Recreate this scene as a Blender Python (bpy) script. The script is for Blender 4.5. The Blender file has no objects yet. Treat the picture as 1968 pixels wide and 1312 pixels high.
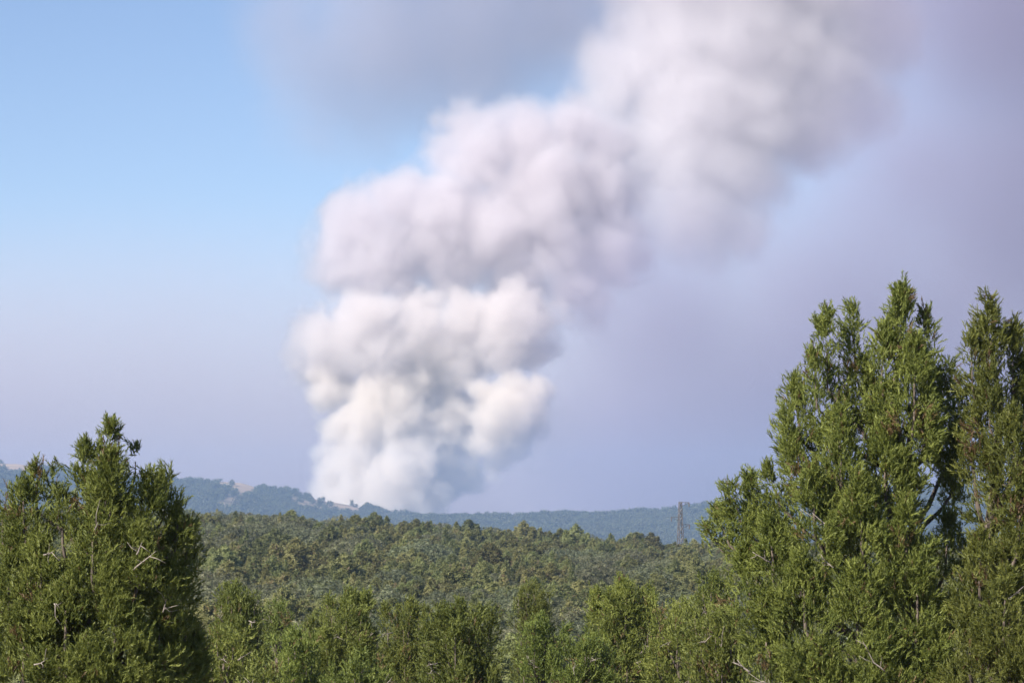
import bpy, math, random
import numpy as np

rng = np.random.default_rng(7)
random.seed(7)
scene = bpy.context.scene
COL = scene.collection

# ------------------------------------------------------------------ camera
F = 5575.0                      # focal length in pixels of a 1968 px wide picture
HZ = 1040.0                     # picture row of the horizon
EYE = 6.0                       # eye height over the datum
cam_d = bpy.data.cameras.new('camera')
cam_d.sensor_width = 36.0
cam_d.lens = 36.0 * F / 1968.0
cam_d.clip_start = 0.5
cam_d.clip_end = 60000.0
cam = bpy.data.objects.new('camera', cam_d)
COL.objects.link(cam)
cam.location = (0, 0, EYE)
cam.rotation_euler = (math.pi / 2 + math.atan((HZ - 656) / F), 0, 0)
scene.camera = cam

# ------------------------------------------------------------------ sky, sun, exposure
SUN_EL, SUN_AZ = math.radians(36), math.radians(228)     # azimuth clockwise from +Y
world = bpy.data.worlds.new('World')
scene.world = world
world.use_nodes = True
wn = world.node_tree
sky = wn.nodes.new('ShaderNodeTexSky')
sky.sky_type = 'NISHITA'
sky.sun_disc = False
sky.sun_elevation = SUN_EL
sky.sun_rotation = SUN_AZ
sky.altitude = 1000
sky.air_density = 1.0
sky.dust_density = 0.25
sky.ozone_density = 2.2
bg = wn.nodes['Background']
bg.inputs[1].default_value = 0.072
tint = wn.nodes.new('ShaderNodeVectorMath')              # camera white balance: a touch less green, the same over the whole sky
tint.operation = 'MULTIPLY'
tint.inputs[1].default_value = (1.0, 0.955, 1.02)
wn.links.new(sky.outputs[0], tint.inputs[0])
wn.links.new(tint.outputs[0], bg.inputs[0])

sun_d = bpy.data.lights.new('sun', 'SUN')
sun_d.energy = 5.0
sun_d.angle = math.radians(0.53)
sun_d.color = (1.0, 0.93, 0.82)
sun = bpy.data.objects.new('sun', sun_d)
COL.objects.link(sun)
sun.rotation_euler = (math.pi / 2 - SUN_EL, 0, math.pi - SUN_AZ)
sun.location = (-60, -60, 80)

vs = scene.view_settings
vs.view_transform = 'Standard'
vs.look = 'None'
vs.exposure = 0.95
vs.gamma = 1.0
vs.use_curve_mapping = False

cy = scene.cycles
cy.use_denoising = True
cy.denoiser = 'OPENIMAGEDENOISE'
cy.denoising_input_passes = 'RGB_ALBEDO_NORMAL'
cy.denoising_prefilter = 'ACCURATE'
cy.use_adaptive_sampling = True
cy.adaptive_threshold = 0.015
cy.max_bounces = 16
cy.diffuse_bounces = 3
cy.glossy_bounces = 2
cy.transmission_bounces = 4
cy.volume_bounces = 8
cy.transparent_max_bounces = 8
cy.volume_step_rate = 3.0
cy.volume_max_steps = 512
cy.sample_clamp_indirect = 8.0
cy.caustics_reflective = False
cy.caustics_refractive = False


def at(px, py, d):
    """world point that the picture shows at (px, py) when it stands d metres away"""
    return ((px - 984.0) / F * d, d, EYE + (HZ - py) / F * d)


# ------------------------------------------------------------------ small helpers
def mesh_obj(name, verts, faces, mat=None, parent=None, smooth=False):
    me = bpy.data.meshes.new(name)
    me.from_pydata([tuple(v) for v in verts], [], [tuple(f) for f in faces])
    me.update()
    if mat:
        me.materials.append(mat)
    if smooth:
        me.polygons.foreach_set('use_smooth', [True] * len(me.polygons))
    o = bpy.data.objects.new(name, me)
    COL.objects.link(o)
    if parent:
        o.parent = parent
    return o


def tri_mesh(name, V, T, mat, rnd=None):
    """fast mesh of triangles from numpy arrays; rnd: one random number per triangle"""
    me = bpy.data.meshes.new(name)
    n, m = len(V), len(T)
    me.vertices.add(n)
    me.vertices.foreach_set('co', np.ascontiguousarray(V, dtype=np.float32).ravel())
    me.loops.add(3 * m)
    me.loops.foreach_set('vertex_index', np.ascontiguousarray(T, dtype=np.int32).ravel())
    me.polygons.add(m)
    me.polygons.foreach_set('loop_start', np.arange(0, 3 * m, 3, dtype=np.int32))
    if rnd is not None:
        a = me.attributes.new('rnd', 'FLOAT', 'FACE')
        a.data.foreach_set('value', np.ascontiguousarray(rnd, dtype=np.float32))
    me.update(calc_edges=True)
    me.materials.append(mat)
    return me


def link(name, data, parent=None):
    o = bpy.data.objects.new(name, data)
    COL.objects.link(o)
    if parent:
        o.parent = parent
    return o


def tag(o, label=None, cat=None, group=None, kind=None):
    if label:
        o['label'] = label
    if cat:
        o['category'] = cat
    if group:
        o['group'] = group
    if kind:
        o['kind'] = kind
    return o


def new_mat(name):
    m = bpy.data.materials.new(name)
    m.use_nodes = True
    nt = m.node_tree
    nt.nodes.clear()
    out = nt.nodes.new('ShaderNodeOutputMaterial')
    return m, nt, out


def smoothstep(a, b, x):
    t = np.clip((x - a) / (b - a), 0, 1)
    return t * t * (3 - 2 * t)


# ------------------------------------------------------------------ smoke (voxel volumes made by geometry nodes)
class Field:
    """tiny helper that writes field maths as geometry nodes"""
    def __init__(self, tree):
        self.t = tree

    def put(self, sock, v):
        if isinstance(v, (int, float, tuple)):
            sock.default_value = v
        else:
            self.t.links.new(v, sock)

    def m(self, op, a, b=None, c=None):
        n = self.t.nodes.new('ShaderNodeMath')
        n.operation = op
        self.put(n.inputs[0], a)
        if b is not None:
            self.put(n.inputs[1], b)
        if c is not None:
            self.put(n.inputs[2], c)
        return n.outputs[0]

    def v(self, op, a, b=None, out=0):
        n = self.t.nodes.new('ShaderNodeVectorMath')
        n.operation = op
        self.put(n.inputs[0], a)
        if b is not None:
            self.put(n.inputs[1], b)
        return n.outputs['Value'] if op in ('DISTANCE', 'LENGTH', 'DOT_PRODUCT') else n.outputs[0]

    def noise(self, vec, scale, detail, rough=0.5, lac=2.0):
        n = self.t.nodes.new('ShaderNodeTexNoise')
        n.noise_dimensions = '3D'
        self.put(n.inputs['Vector'], vec)
        n.inputs['Scale'].default_value = scale
        n.inputs['Detail'].default_value = detail
        n.inputs['Roughness'].default_value = rough
        n.inputs['Lacunarity'].default_value = lac
        return n

    def mapr(self, x, a, b, c, d, smooth=True):
        n = self.t.nodes.new('ShaderNodeMapRange')
        n.interpolation_type = 'SMOOTHSTEP' if smooth else 'LINEAR'
        n.clamp = True
        for s, val in zip(range(5), (x, a, b, c, d)):
            self.put(n.inputs[s], val)
        return n.outputs[0]


def smoke_volume(name, lo, hi, voxel, build, color, density, aniso, label):
    m, nt, out = new_mat(name + '_material')
    pv = nt.nodes.new('ShaderNodeVolumePrincipled')
    pv.inputs['Color'].default_value = (*color, 1)
    pv.inputs['Density'].default_value = density
    pv.inputs['Anisotropy'].default_value = aniso
    nt.links.new(pv.outputs[0], out.inputs['Volume'])
    tree = bpy.data.node_groups.new(name + '_field', 'GeometryNodeTree')
    tree.interface.new_socket('Geometry', in_out='INPUT', socket_type='NodeSocketGeometry')
    tree.interface.new_socket('Geometry', in_out='OUTPUT', socket_type='NodeSocketGeometry')
    go = tree.nodes.new('NodeGroupOutput')
    vc = tree.nodes.new('GeometryNodeVolumeCube')
    vc.inputs['Min'].default_value = lo
    vc.inputs['Max'].default_value = hi
    for k, ax in enumerate('XYZ'):
        vc.inputs['Resolution ' + ax].default_value = max(8, int((hi[k] - lo[k]) / voxel))
    pos = tree.nodes.new('GeometryNodeInputPosition').outputs[0]
    tree.links.new(build(Field(tree), pos), vc.inputs['Density'])
    sm = tree.nodes.new('GeometryNodeSetMaterial')
    sm.inputs['Material'].default_value = m
    tree.links.new(vc.outputs[0], sm.inputs[0])
    tree.links.new(sm.outputs[0], go.inputs[0])
    vol = bpy.data.volumes.new(name)
    vol.materials.append(m)
    o = link(name, vol)
    md = o.modifiers.new('field', 'NODES')
    md.node_group = tree
    tag(o, label, 'smoke', None, 'stuff')
    return o


SD = 6900.0                       # distance of the fire column


def S(px, py, r, dy=0.0):
    d = SD + dy
    x, y, z = at(px, py, d)
    return ((x, y, z), r / F * d)


low = [(650, 925, 58, 0), (700, 890, 62, 10), (765, 925, 78, -30), (800, 975, 60, -20), (640, 985, 48, 0), (690, 970, 74, -20), (735, 950, 66, -60), (660, 900, 50, -20),
       (785, 870, 42, -40), (760, 1010, 80, 0), (690, 1020, 70, 0), (630, 950, 40, 30), (830, 1010, 35, 10)]
stem = [(750, 785, 82, 20), (700, 830, 75, 30), (800, 740, 62, 40), (665, 760, 42, 50), (840, 850, 62, 60), (870, 795, 66, 80),
        (850, 910, 52, 70), (895, 850, 46, 70), (850, 715, 70, 70), (905, 905, 38, 70), (640, 765, 40, 60), (660, 820, 52, 50), (625, 725, 42, 60), (645, 885, 46, 30)]
bulb = [(985, 790, 74, -60), (1022, 755, 42, -80), (925, 748, 32, -70), (960, 835, 58, 0), (945, 775, 45, -20), (1025, 800, 38, 0), (950, 885, 36, 30),
        (1030, 725, 18, -30), (975, 732, 20, -30), (918, 860, 40, 30)]
mid = [(615, 655, 58, 40), (690, 615, 62, 20), (745, 598, 42, 0), (800, 620, 60, 10), (830, 600, 40, 0), (900, 610, 62, 0), (985, 615, 74, -30),
       (1035, 620, 48, -20), (960, 655, 66, -10), (640, 700, 58, 60), (880, 680, 80, 40), (740, 680, 85, 40), (800, 690, 70, 50), (590, 705, 46, 70),
       (1020, 670, 50, 20), (660, 660, 60, 20)]
upper = [(650, 500, 62, 90), (690, 430, 80, 80), (770, 385, 72, 80), (740, 490, 88, 80), (850, 430, 105, 90), (850, 290, 46, 70), (890, 245, 52, 80),
         (930, 300, 80, 60), (1020, 270, 78, 70), (1100, 250, 74, 80), (1160, 280, 72, 90), (1050, 360, 105, 60), (1150, 370, 92, 90), (1205, 350, 48, 110),
         (960, 440, 100, 70), (870, 500, 80, 90), (1080, 470, 84, 60), (1160, 480, 76, 60), (1110, 550, 66, 50), (1200, 440, 52, 90), (1130, 610, 34, 60),
         (1000, 540, 70, 90), (940, 235, 34, 70), (1230, 500, 40, 90)]
back = [(1215, 130, 82, 330), (1290, 70, 108, 330), (1400, 60, 125, 340), (1500, 80, 115, 360), (1590, 120, 98, 380), (1660, 190, 58, 400), (1340, 190, 125, 330),
        (1450, 200, 120, 350), (1550, 215, 95, 380), (1300, 290, 100, 320), (1390, 320, 92, 330), (1330, 400, 84, 310), (1400, 420, 66, 320), (1370, 465, 42, 310),
        (1270, 380, 58, 300), (1440, 330, 70, 350), (1180, 200, 60, 330), (1300, -70, 120, 330), (1430, -110, 140, 340), (1570, -60, 125, 360), (1680, 40, 90, 400),
        (1700, -140, 130, 400), (1850, -220, 160, 460), (1560, -240, 150, 360), (1320, -210, 120, 330)]


back = [(x, y, r * 1.06, dy + 450) for x, y, r, dy in back]


def column_field(puffs, k_smooth, amp, scales, edge, offset):
    def build(f, pos):
        warp = f.noise(pos, scales[0], 2.0, 0.5)
        w = f.v('MULTIPLY', f.v('SUBTRACT', warp.outputs[1], (0.5, 0.5, 0.5)), (amp[0],) * 3)
        p = f.v('ADD', pos, w)
        d = None
        for q in puffs:
            (c, r) = S(*q)
            e = f.m('SUBTRACT', f.v('DISTANCE', p, c), r)
            d = e if d is None else f.m('SMOOTH_MIN', d, e, k_smooth)
        n1 = f.noise(p, scales[1], 0.0).outputs[0]
        b1 = f.m('ABSOLUTE', f.m('SUBTRACT', n1, 0.5))           # billows: creased noise
        n2 = f.noise(p, scales[2], 0.0).outputs[0]
        b2 = f.m('ABSOLUTE', f.m('SUBTRACT', n2, 0.5))
        n3 = f.noise(pos, scales[3], 2.0, 0.6).outputs[0]
        d = f.m('ADD', d, f.m('MULTIPLY', f.m('SUBTRACT', 0.12, b1), amp[1]))
        d = f.m('ADD', d, f.m('MULTIPLY', f.m('SUBTRACT', 0.12, b2), amp[2]))
        d = f.m('ADD', d, f.m('MULTIPLY', f.m('SUBTRACT', n3, 0.5), amp[3]))
        return f.mapr(f.m('ADD', d, offset), edge[0], edge[1], 0.0, 1.0)
    return build


def bounds(puffs, pad):
    cs = [S(*q) for q in puffs]
    lo = tuple(min(c[k] - r for c, r in cs) - pad for k in range(3))
    hi = tuple(max(c[k] + r for c, r in cs) + pad for k in range(3))
    return lo, hi


SMOKE_RGB = (0.922, 0.897, 0.920)
col_puffs = low + stem + bulb
lo, hi = bounds(col_puffs, 40)
smoke_volume('smoke_column', (lo[0], lo[1], 0.0), hi, 4.5,
             column_field(col_puffs, 14.0, (40, 110, 52, 30), (0.011, 0.012, 0.03, 0.06), (9.0, -24.0), 0.0),
             (0.982, 0.947, 0.905), 0.045, 0.45, 'dense cream white billows of wildfire smoke rising from behind the ridge')
lo, hi = bounds(mid, 45)
smoke_volume('smoke_billow', lo, hi, 5.0,
             column_field(mid, 16.0, (45, 110, 52, 28), (0.010, 0.012, 0.03, 0.05), (15.0, -34.0), 0.0),
             (0.955, 0.928, 0.922), 0.036, 0.45, 'broad off-white shelf of smoke billows between the fire column and the lavender bank')
lo, hi = bounds(upper, 60)
smoke_volume('smoke_cloud', lo, hi, 6.0,
             column_field(upper, 22.0, (60, 110, 55, 26), (0.008, 0.010, 0.024, 0.04), (24.0, -48.0), -2.0),
             SMOKE_RGB, 0.028, 0.40, 'broad pale lavender smoke bank rising above the cream billows')
lo, hi = bounds(back, 90)
smoke_volume('smoke_plume', lo, hi, 9.0,
             column_field(back, 30.0, (80, 120, 50, 30), (0.006, 0.008, 0.02, 0.03), (65.0, -90.0), -8.0),
             (0.935, 0.92, 0.945), 0.018, 0.35, 'wide soft white smoke plume drifting up behind the lavender smoke bank')

VEIL_RGB = (0.82, 0.82, 0.95)
veil = [(1700, 760, 300, -120), (1500, 850, 240, -120), (1300, 900, 220, -120), (2030, 420, 320, -120), (2030, 0, 300, -120), (1300, 660, 180, -120),
        (1190, 890, 130, -60), (1950, 950, 300, -120), (2350, 500, 420, -120), (2350, -50, 420, -120), (1650, 980, 260, -120),
        (1660, 600, 220, -120), (2300, 900, 380, -120), (1880, 620, 220, -120), (1760, 340, 150, 60)]
lo, hi = bounds(veil, 150)
smoke_volume('smoke_veil', (lo[0], SD - 260, -10.0), (hi[0], SD + 260, hi[2]), 24.0,
             column_field(veil, 90.0, (200, 80, 30, 90), (0.002, 0.003, 0.008, 0.004), (200.0, -300.0), -30.0),
             (0.51, 0.48, 0.61), 0.0055, 0.0, 'thin lavender smoke veil spreading across the sky right of the column')
wisp = [(640, 120, 120, 900), (760, 60, 170, 900), (900, 40, 190, 900), (1050, -20, 190, 900), (560, 40, 90, 900), (600, 240, 60, 900), (700, 200, 80, 900),
        (1000, -220, 240, 900), (760, -180, 180, 900)]
lo, hi = bounds(wisp, 120)
smoke_volume('smoke_wisp', lo, hi, 20.0,
             column_field(wisp, 60.0, (160, 120, 80, 120), (0.003, 0.004, 0.01, 0.008), (110.0, -150.0), 0.0),
             (0.57, 0.58, 0.68), 0.0036, 0.0, 'faint grey smoke wisp hanging in the blue sky beside the white plume')


def bank_build(f, pos):
    sp = f.t.nodes.new('ShaderNodeSeparateXYZ')
    f.t.links.new(pos, sp.inputs[0])
    n = f.noise(pos, 0.0012, 3.0, 0.5).outputs[0]
    zz = f.m('ADD', sp.outputs[2], f.m('MULTIPLY', f.m('SUBTRACT', n, 0.5), 420.0))
    return f.m('MULTIPLY', f.mapr(zz, -300.0, 1200.0, 1.0, 0.0), f.mapr(sp.outputs[2], 1000.0, 1380.0, 1.0, 0.0))


smoke_volume('smoke_bank', (-5500, SD + 2000, -20), (5500, SD + 3400, 1400), 55.0, bank_build,
             (0.62, 0.57, 0.65), 0.0026, 0.0, 'low lilac bank of drifted smoke along the horizon behind the hills')


# ------------------------------------------------------------------ land
def vnoise(x, y, s, seed=0):
    """cheap smooth value noise on numpy arrays, about -1..1"""
    x = np.asarray(x, float) / s + 13.7 * seed
    y = np.asarray(y, float) / s + 7.3 * seed
    xi, yi = np.floor(x), np.floor(y)
    fx, fy = x - xi, y - yi
    fx, fy = fx * fx * (3 - 2 * fx), fy * fy * (3 - 2 * fy)

    def h(a, b):
        v = np.sin(a * 127.1 + b * 311.7 + seed * 74.7) * 43758.5453
        return (v - np.floor(v)) * 2 - 1
    return (h(xi, yi) * (1 - fx) + h(xi + 1, yi) * fx) * (1 - fy) + (h(xi, yi + 1) * (1 - fx) + h(xi + 1, yi + 1) * fx) * fy


GY = np.array([-60, 0, 8, 20, 45, 70, 110, 170, 240, 320, 420, 520, 600, 660, 720, 800, 1000, 1500, 2500, 3500, 9000.])
GZ = np.array([4.4, 4.3, 4.0, 2.9, 1.7, 0.2, -2.6, -5.6, -6.6, -5.2, -2.6, -0.2, 1.6, 2.4, 2.0, -1, -9, -18, -22, -22, -22.])


def ground_h(x, y):
    x = np.asarray(x, float)
    y = np.asarray(y, float)
    z = np.interp(y, GY, GZ)
    w = smoothstep(200, 650, y) * (1 - smoothstep(900, 1600, y))
    # the wooded rise leans: higher on the left, lower on the right
    u = x / np.maximum(y, 60) * F                          # bearing
    lean = np.interp(u, [-1400, -620, -450, -200, 0, 200, 350, 700, 1400], [3.6, 3.2, 2.6, 1.2, 0.0, -1.6, -2.9, -3.6, -4.0])
    z = z + w * lean * 1.15
    z = z + 0.5 * vnoise(x, y, 38, 1) * smoothstep(60, 200, y) + 0.15 * vnoise(x, y, 9, 2)
    return z


def grid_sheet(xs_of, ys, hfun, name, mat):
    nx = len(xs_of(ys[0]))
    V = []
    for y in ys:
        x = xs_of(y)
        z = hfun(x, np.full(nx, y))
        V.append(np.stack([x, np.full(nx, y), z], 1))
    V = np.concatenate(V)
    Fc = [(j * nx + i, j * nx + i + 1, (j + 1) * nx + i + 1, (j + 1) * nx + i) for j in range(len(ys) - 1) for i in range(nx - 1)]
    return mesh_obj(name, V, Fc, mat, smooth=True)


def ground_mat(name, c1, c2, scale, c3=None, s3=0.02, thr=0.58):
    m, nt, out = new_mat(name)
    b = nt.nodes.new('ShaderNodeBsdfPrincipled')
    b.inputs['Roughness'].default_value = 0.95
    b.inputs['Specular IOR Level'].default_value = 0.1
    tc = nt.nodes.new('ShaderNodeTexCoord')
    n = nt.nodes.new('ShaderNodeTexNoise')
    n.inputs['Scale'].default_value = scale
    n.inputs['Detail'].default_value = 6
    nt.links.new(tc.outputs['Object'], n.inputs['Vector'])
    r = nt.nodes.new('ShaderNodeValToRGB')
    r.color_ramp.elements[0].position = 0.35
    r.color_ramp.elements[1].position = 0.68
    r.color_ramp.elements[0].color = (*c1, 1)
    r.color_ramp.elements[1].color = (*c2, 1)
    nt.links.new(n.outputs[0], r.inputs[0])
    src = r.outputs[0]
    if c3:
        a = nt.nodes.new('ShaderNodeAttribute')
        a.attribute_name = 'bare'
        mx = nt.nodes.new('ShaderNodeMix')
        mx.data_type = 'RGBA'
        nt.links.new(a.outputs['Fac'], mx.inputs['Factor'])
        nt.links.new(src, mx.inputs['A'])
        mx.inputs['B'].default_value = (*c3, 1)
        src = mx.outputs['Result']
    nt.links.new(src, b.inputs['Base Color'])
    nt.links.new(b.outputs[0], out.inputs['Surface'])
    return m


M_ground = ground_mat('dry_ground', (0.085, 0.075, 0.045), (0.20, 0.165, 0.10), 0.35)
M_hill = ground_mat('hill_scrub', (0.045, 0.055, 0.030), (0.075, 0.080, 0.045), 0.02, (0.33, 0.245, 0.18))

ys = np.concatenate([np.arange(-60, 120, 6), np.arange(120, 900, 14), np.geomspace(900, 6200, 40)])
ground = grid_sheet(lambda y: np.linspace(-1, 1, 61) * max(120, 0.62 * y + 100), ys, ground_h, 'ground', M_ground)
tag(ground, 'dry ground of the wooded slopes', None, None, 'structure')

# far hills: a long ridge that sinks towards the fire and a lower wooded ridge right of it
HD = 5000.0
RIDGE_L = [(-1400, 870), (-600, 878), (-150, 886), (0, 893), (45, 897), (100, 908), (200, 918), (300, 928), (340, 931), (430, 929), (468, 931), (492, 941),
           (560, 949), (600, 958), (640, 969), (700, 979), (760, 991), (830, 998), (900, 1006), (1000, 1022), (1150, 1040), (1400, 1075), (3400, 1120)]
RIDGE_R = [(-1400, 1110), (500, 1070), (700, 1020), (800, 1004), (880, 1000), (950, 1001), (1000, 998), (1060, 995), (1130, 995), (1200, 993), (1280, 987), (1330, 982),
           (1370, 977), (1450, 969), (1600, 955), (1800, 944), (2100, 935), (3400, 920)]


def make_hill(name, prof, d0, front, back, seed, label, bare_fn):
    px = np.array([p[0] for p in prof], float)
    zz = np.array([EYE + (HZ - p[1] + 3) / F * d0 for p in prof])
    xr = (px - 984) / F * d0

    def hf(x, y):
        top = np.interp(x, xr, zz) + 2.2 * vnoise(x, y * 0 + 5, 33, seed) + 1.2 * vnoise(x, y * 0 + 9, 14, seed + 1)
        yc = d0 + 60 * vnoise(x, y * 0, 400, seed + 2)
        t = np.where(y < yc, 1 - (yc - y) / front, 1 - (y - yc) / back)
        t = np.clip(t, 0, 1)
        prof_t = np.where(y < yc, t ** 1.25, t ** 1.5)
        g = (vnoise(x, y, 210, seed + 3) * 9 + vnoise(x, y, 90, seed + 4) * 4) * t * (1 - t) * 3.2
        return -24 + (top + 24) * prof_t + g
    ys = np.concatenate([np.arange(d0 - front, d0 - 120, 55), np.arange(d0 - 120, d0 + 120, 12), np.arange(d0 + 120, d0 + back + 1, 90)])
    o = grid_sheet(lambda y: np.linspace(-2300, 2300, 420), ys, hf, name, M_hill)
    co = np.empty(len(o.data.vertices) * 3, np.float32)
    o.data.vertices.foreach_get('co', co)
    co = co.reshape(-1, 3)
    bare = bare_fn(co[:, 0], co[:, 1])
    a = o.data.attributes.new('bare', 'FLOAT', 'POINT')
    a.data.foreach_set('value', bare.astype(np.float32))
    tag(o, label, None, None, 'structure')
    return o, hf


def bare_left(x, y):
    u = x / HD * F + 984                                # bearing of the spot in picture columns
    b = np.zeros_like(x)
    n = vnoise(x, y, 24, 61) * 0.5 + vnoise(x, y, 55, 62) * 0.5

    def spot(u0, u1, y0, y1, k):
        return k * smoothstep(u0 - 12, u0 + 8, u) * (1 - smoothstep(u1 - 8, u1 + 12, u)) * smoothstep(y0 - 30, y0 + 15, y) * (1 - smoothstep(y1 - 15, y1 + 30, y))
    b += spot(436, 496, HD - 170, HD + 120, 1.6)
    b += spot(474, 500, HD - 700, HD - 100, 0.8)
    b += spot(575, 700, HD - 260, HD + 40, 0.95)
    b += spot(395, 440, HD - 90, HD + 80, 0.8)
    b += spot(740, 860, HD - 200, HD + 40, 0.6)
    b += spot(-60, 75, HD - 150, HD + 100, 1.1)
    b += spot(-30, 40, HD - 420, HD - 150, 0.4)
    return np.clip(b * (0.75 + 0.9 * n) - 0.08, 0, 1)


hillL, hL = make_hill('hill', RIDGE_L, HD, 1700, 900, 3, 'long wooded hill with tan bare patches on its crest', bare_left)
hillR, hR = make_hill('hill', RIDGE_R, HD - 450, 1100, 900, 17, 'low evenly wooded ridge under the fire smoke', lambda x, y: 0.35 * np.clip(vnoise(x, y, 60, 44) - 0.55, 0, 1))


# ------------------------------------------------------------------ haze
def haze_box(x, y0, y1, z0, z1, dens):
    m, nt, out = new_mat('air')
    pv = nt.nodes.new('ShaderNodeVolumePrincipled')
    pv.inputs['Color'].default_value = (0.42, 0.62, 1.0, 1)
    pv.inputs['Density'].default_value = dens
    pv.inputs['Anisotropy'].default_value = 0.0
    nt.links.new(pv.outputs[0], out.inputs['Volume'])
    V = [(sx * x, yy, zz) for zz in (z0, z1) for yy in (y0, y1) for sx in (-1, 1)]
    Fc = [(0, 2, 3, 1), (4, 5, 7, 6), (0, 1, 5, 4), (2, 6, 7, 3), (0, 4, 6, 2), (1, 3, 7, 5)]
    o = mesh_obj('haze', V, Fc, m)
    tag(o, 'pale blue haze over the land', None, None, 'stuff')


haze_box(4200, -90, 6330, -60, 200, 0.00009)


# ------------------------------------------------------------------ foliage
def leaf_mat(name, dark, light, brown, brown_p, transl=0.3, rough=0.55, spec=0.3, objvar=0.25):
    m, nt, out = new_mat(name)
    a = nt.nodes.new('ShaderNodeAttribute')
    a.attribute_name = 'rnd'
    r = nt.nodes.new('ShaderNodeValToRGB')
    cr = r.color_ramp
    cr.elements[0].position = 0.0
    cr.elements[0].color = (*brown, 1)
    cr.elements[1].position = 1.0
    cr.elements[1].color = (*light, 1)
    e = cr.elements.new(max(brown_p, 0.002))
    e.color = (*brown, 1)
    e = cr.elements.new(brown_p + 0.02)
    e.color = (*dark, 1)
    nt.links.new(a.outputs['Fac'], r.inputs[0])
    oi = nt.nodes.new('ShaderNodeObjectInfo')
    hs = nt.nodes.new('ShaderNodeHueSaturation')
    mr = nt.nodes.new('ShaderNodeMapRange')
    nt.links.new(oi.outputs['Random'], mr.inputs[0])
    mr.inputs[3].default_value = 1 - objvar
    mr.inputs[4].default_value = 1 + objvar
    nt.links.new(mr.outputs[0], hs.inputs['Value'])
    mul = nt.nodes.new('ShaderNodeMath')
    mul.operation = 'MULTIPLY'
    mul.inputs[1].default_value = 7.31
    nt.links.new(oi.outputs['Random'], mul.inputs[0])
    fr = nt.nodes.new('ShaderNodeMath')
    fr.operation = 'FRACT'
    nt.links.new(mul.outputs[0], fr.inputs[0])
    mh = nt.nodes.new('ShaderNodeMapRange')
    nt.links.new(fr.outputs[0], mh.inputs[0])
    mh.inputs[3].default_value = 0.5 - 0.07 * objvar
    mh.inputs[4].default_value = 0.5 + 0.07 * objvar
    nt.links.new(mh.outputs[0], hs.inputs['Hue'])
    nt.links.new(r.outputs[0], hs.inputs['Color'])
    p = nt.nodes.new('ShaderNodeBsdfPrincipled')
    p.inputs['Roughness'].default_value = rough
    p.inputs['Specular IOR Level'].default_value = spec
    nt.links.new(hs.outputs[0], p.inputs['Base Color'])
    t = nt.nodes.new('ShaderNodeBsdfTranslucent')
    nt.links.new(hs.outputs[0], t.inputs['Color'])
    mx = nt.nodes.new('ShaderNodeMixShader')
    mx.inputs[0].default_value = transl
    nt.links.new(p.outputs[0], mx.inputs[1])
    nt.links.new(t.outputs[0], mx.inputs[2])
    nt.links.new(mx.outputs[0], out.inputs['Surface'])
    return m


def bark_mat(name, c1, c2):
    m, nt, out = new_mat(name)
    b = nt.nodes.new('ShaderNodeBsdfPrincipled')
    b.inputs['Roughness'].default_value = 0.9
    tc = nt.nodes.new('ShaderNodeTexCoord')
    mp = nt.nodes.new('ShaderNodeMapping')
    mp.inputs['Scale'].default_value = (30, 30, 4)
    n = nt.nodes.new('ShaderNodeTexNoise')
    n.inputs['Detail'].default_value = 5
    n.inputs['Scale'].default_value = 1.0
    r = nt.nodes.new('ShaderNodeValToRGB')
    r.color_ramp.elements[0].color = (*c1, 1)
    r.color_ramp.elements[1].color = (*c2, 1)
    r.color_ramp.elements[0].position = 0.35
    r.color_ramp.elements[1].position = 0.65
    bp = nt.nodes.new('ShaderNodeBump')
    bp.inputs['Strength'].default_value = 0.6
    bp.inputs['Distance'].default_value = 0.02
    nt.links.new(tc.outputs['Object'], mp.inputs[0])
    nt.links.new(mp.outputs[0], n.inputs['Vector'])
    nt.links.new(n.outputs[0], r.inputs[0])
    nt.links.new(n.outputs[0], bp.inputs['Height'])
    nt.links.new(bp.outputs[0], b.inputs['Normal'])
    nt.links.new(r.outputs[0], b.inputs['Base Color'])
    nt.links.new(b.outputs[0], out.inputs['Surface'])
    return m


M_jun = leaf_mat('juniper_leaf', (0.100, 0.124, 0.026), (0.225, 0.250, 0.058), (0.17, 0.115, 0.055), 0.035, 0.30, objvar=0.2)
M_jun_far = leaf_mat('juniper_leaf_far', (0.118, 0.130, 0.042), (0.225, 0.225, 0.085), (0.16, 0.12, 0.07), 0.03, 0.32, objvar=0.34)
M_oak = leaf_mat('oak_leaf', (0.075, 0.085, 0.038), (0.185, 0.19, 0.105), (0.10, 0.085, 0.05), 0.02, 0.2, 0.5, 0.35, objvar=0.34)
M_hillleaf = leaf_mat('hill_leaf', (0.040, 0.052, 0.026), (0.075, 0.085, 0.04), (0.07, 0.06, 0.04), 0.02, 0.1, objvar=0.3)
M_bark = bark_mat('bark', (0.055, 0.042, 0.033), (0.16, 0.125, 0.10))
M_dead = bark_mat('dead_wood', (0.17, 0.14, 0.12), (0.36, 0.31, 0.27))


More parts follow.
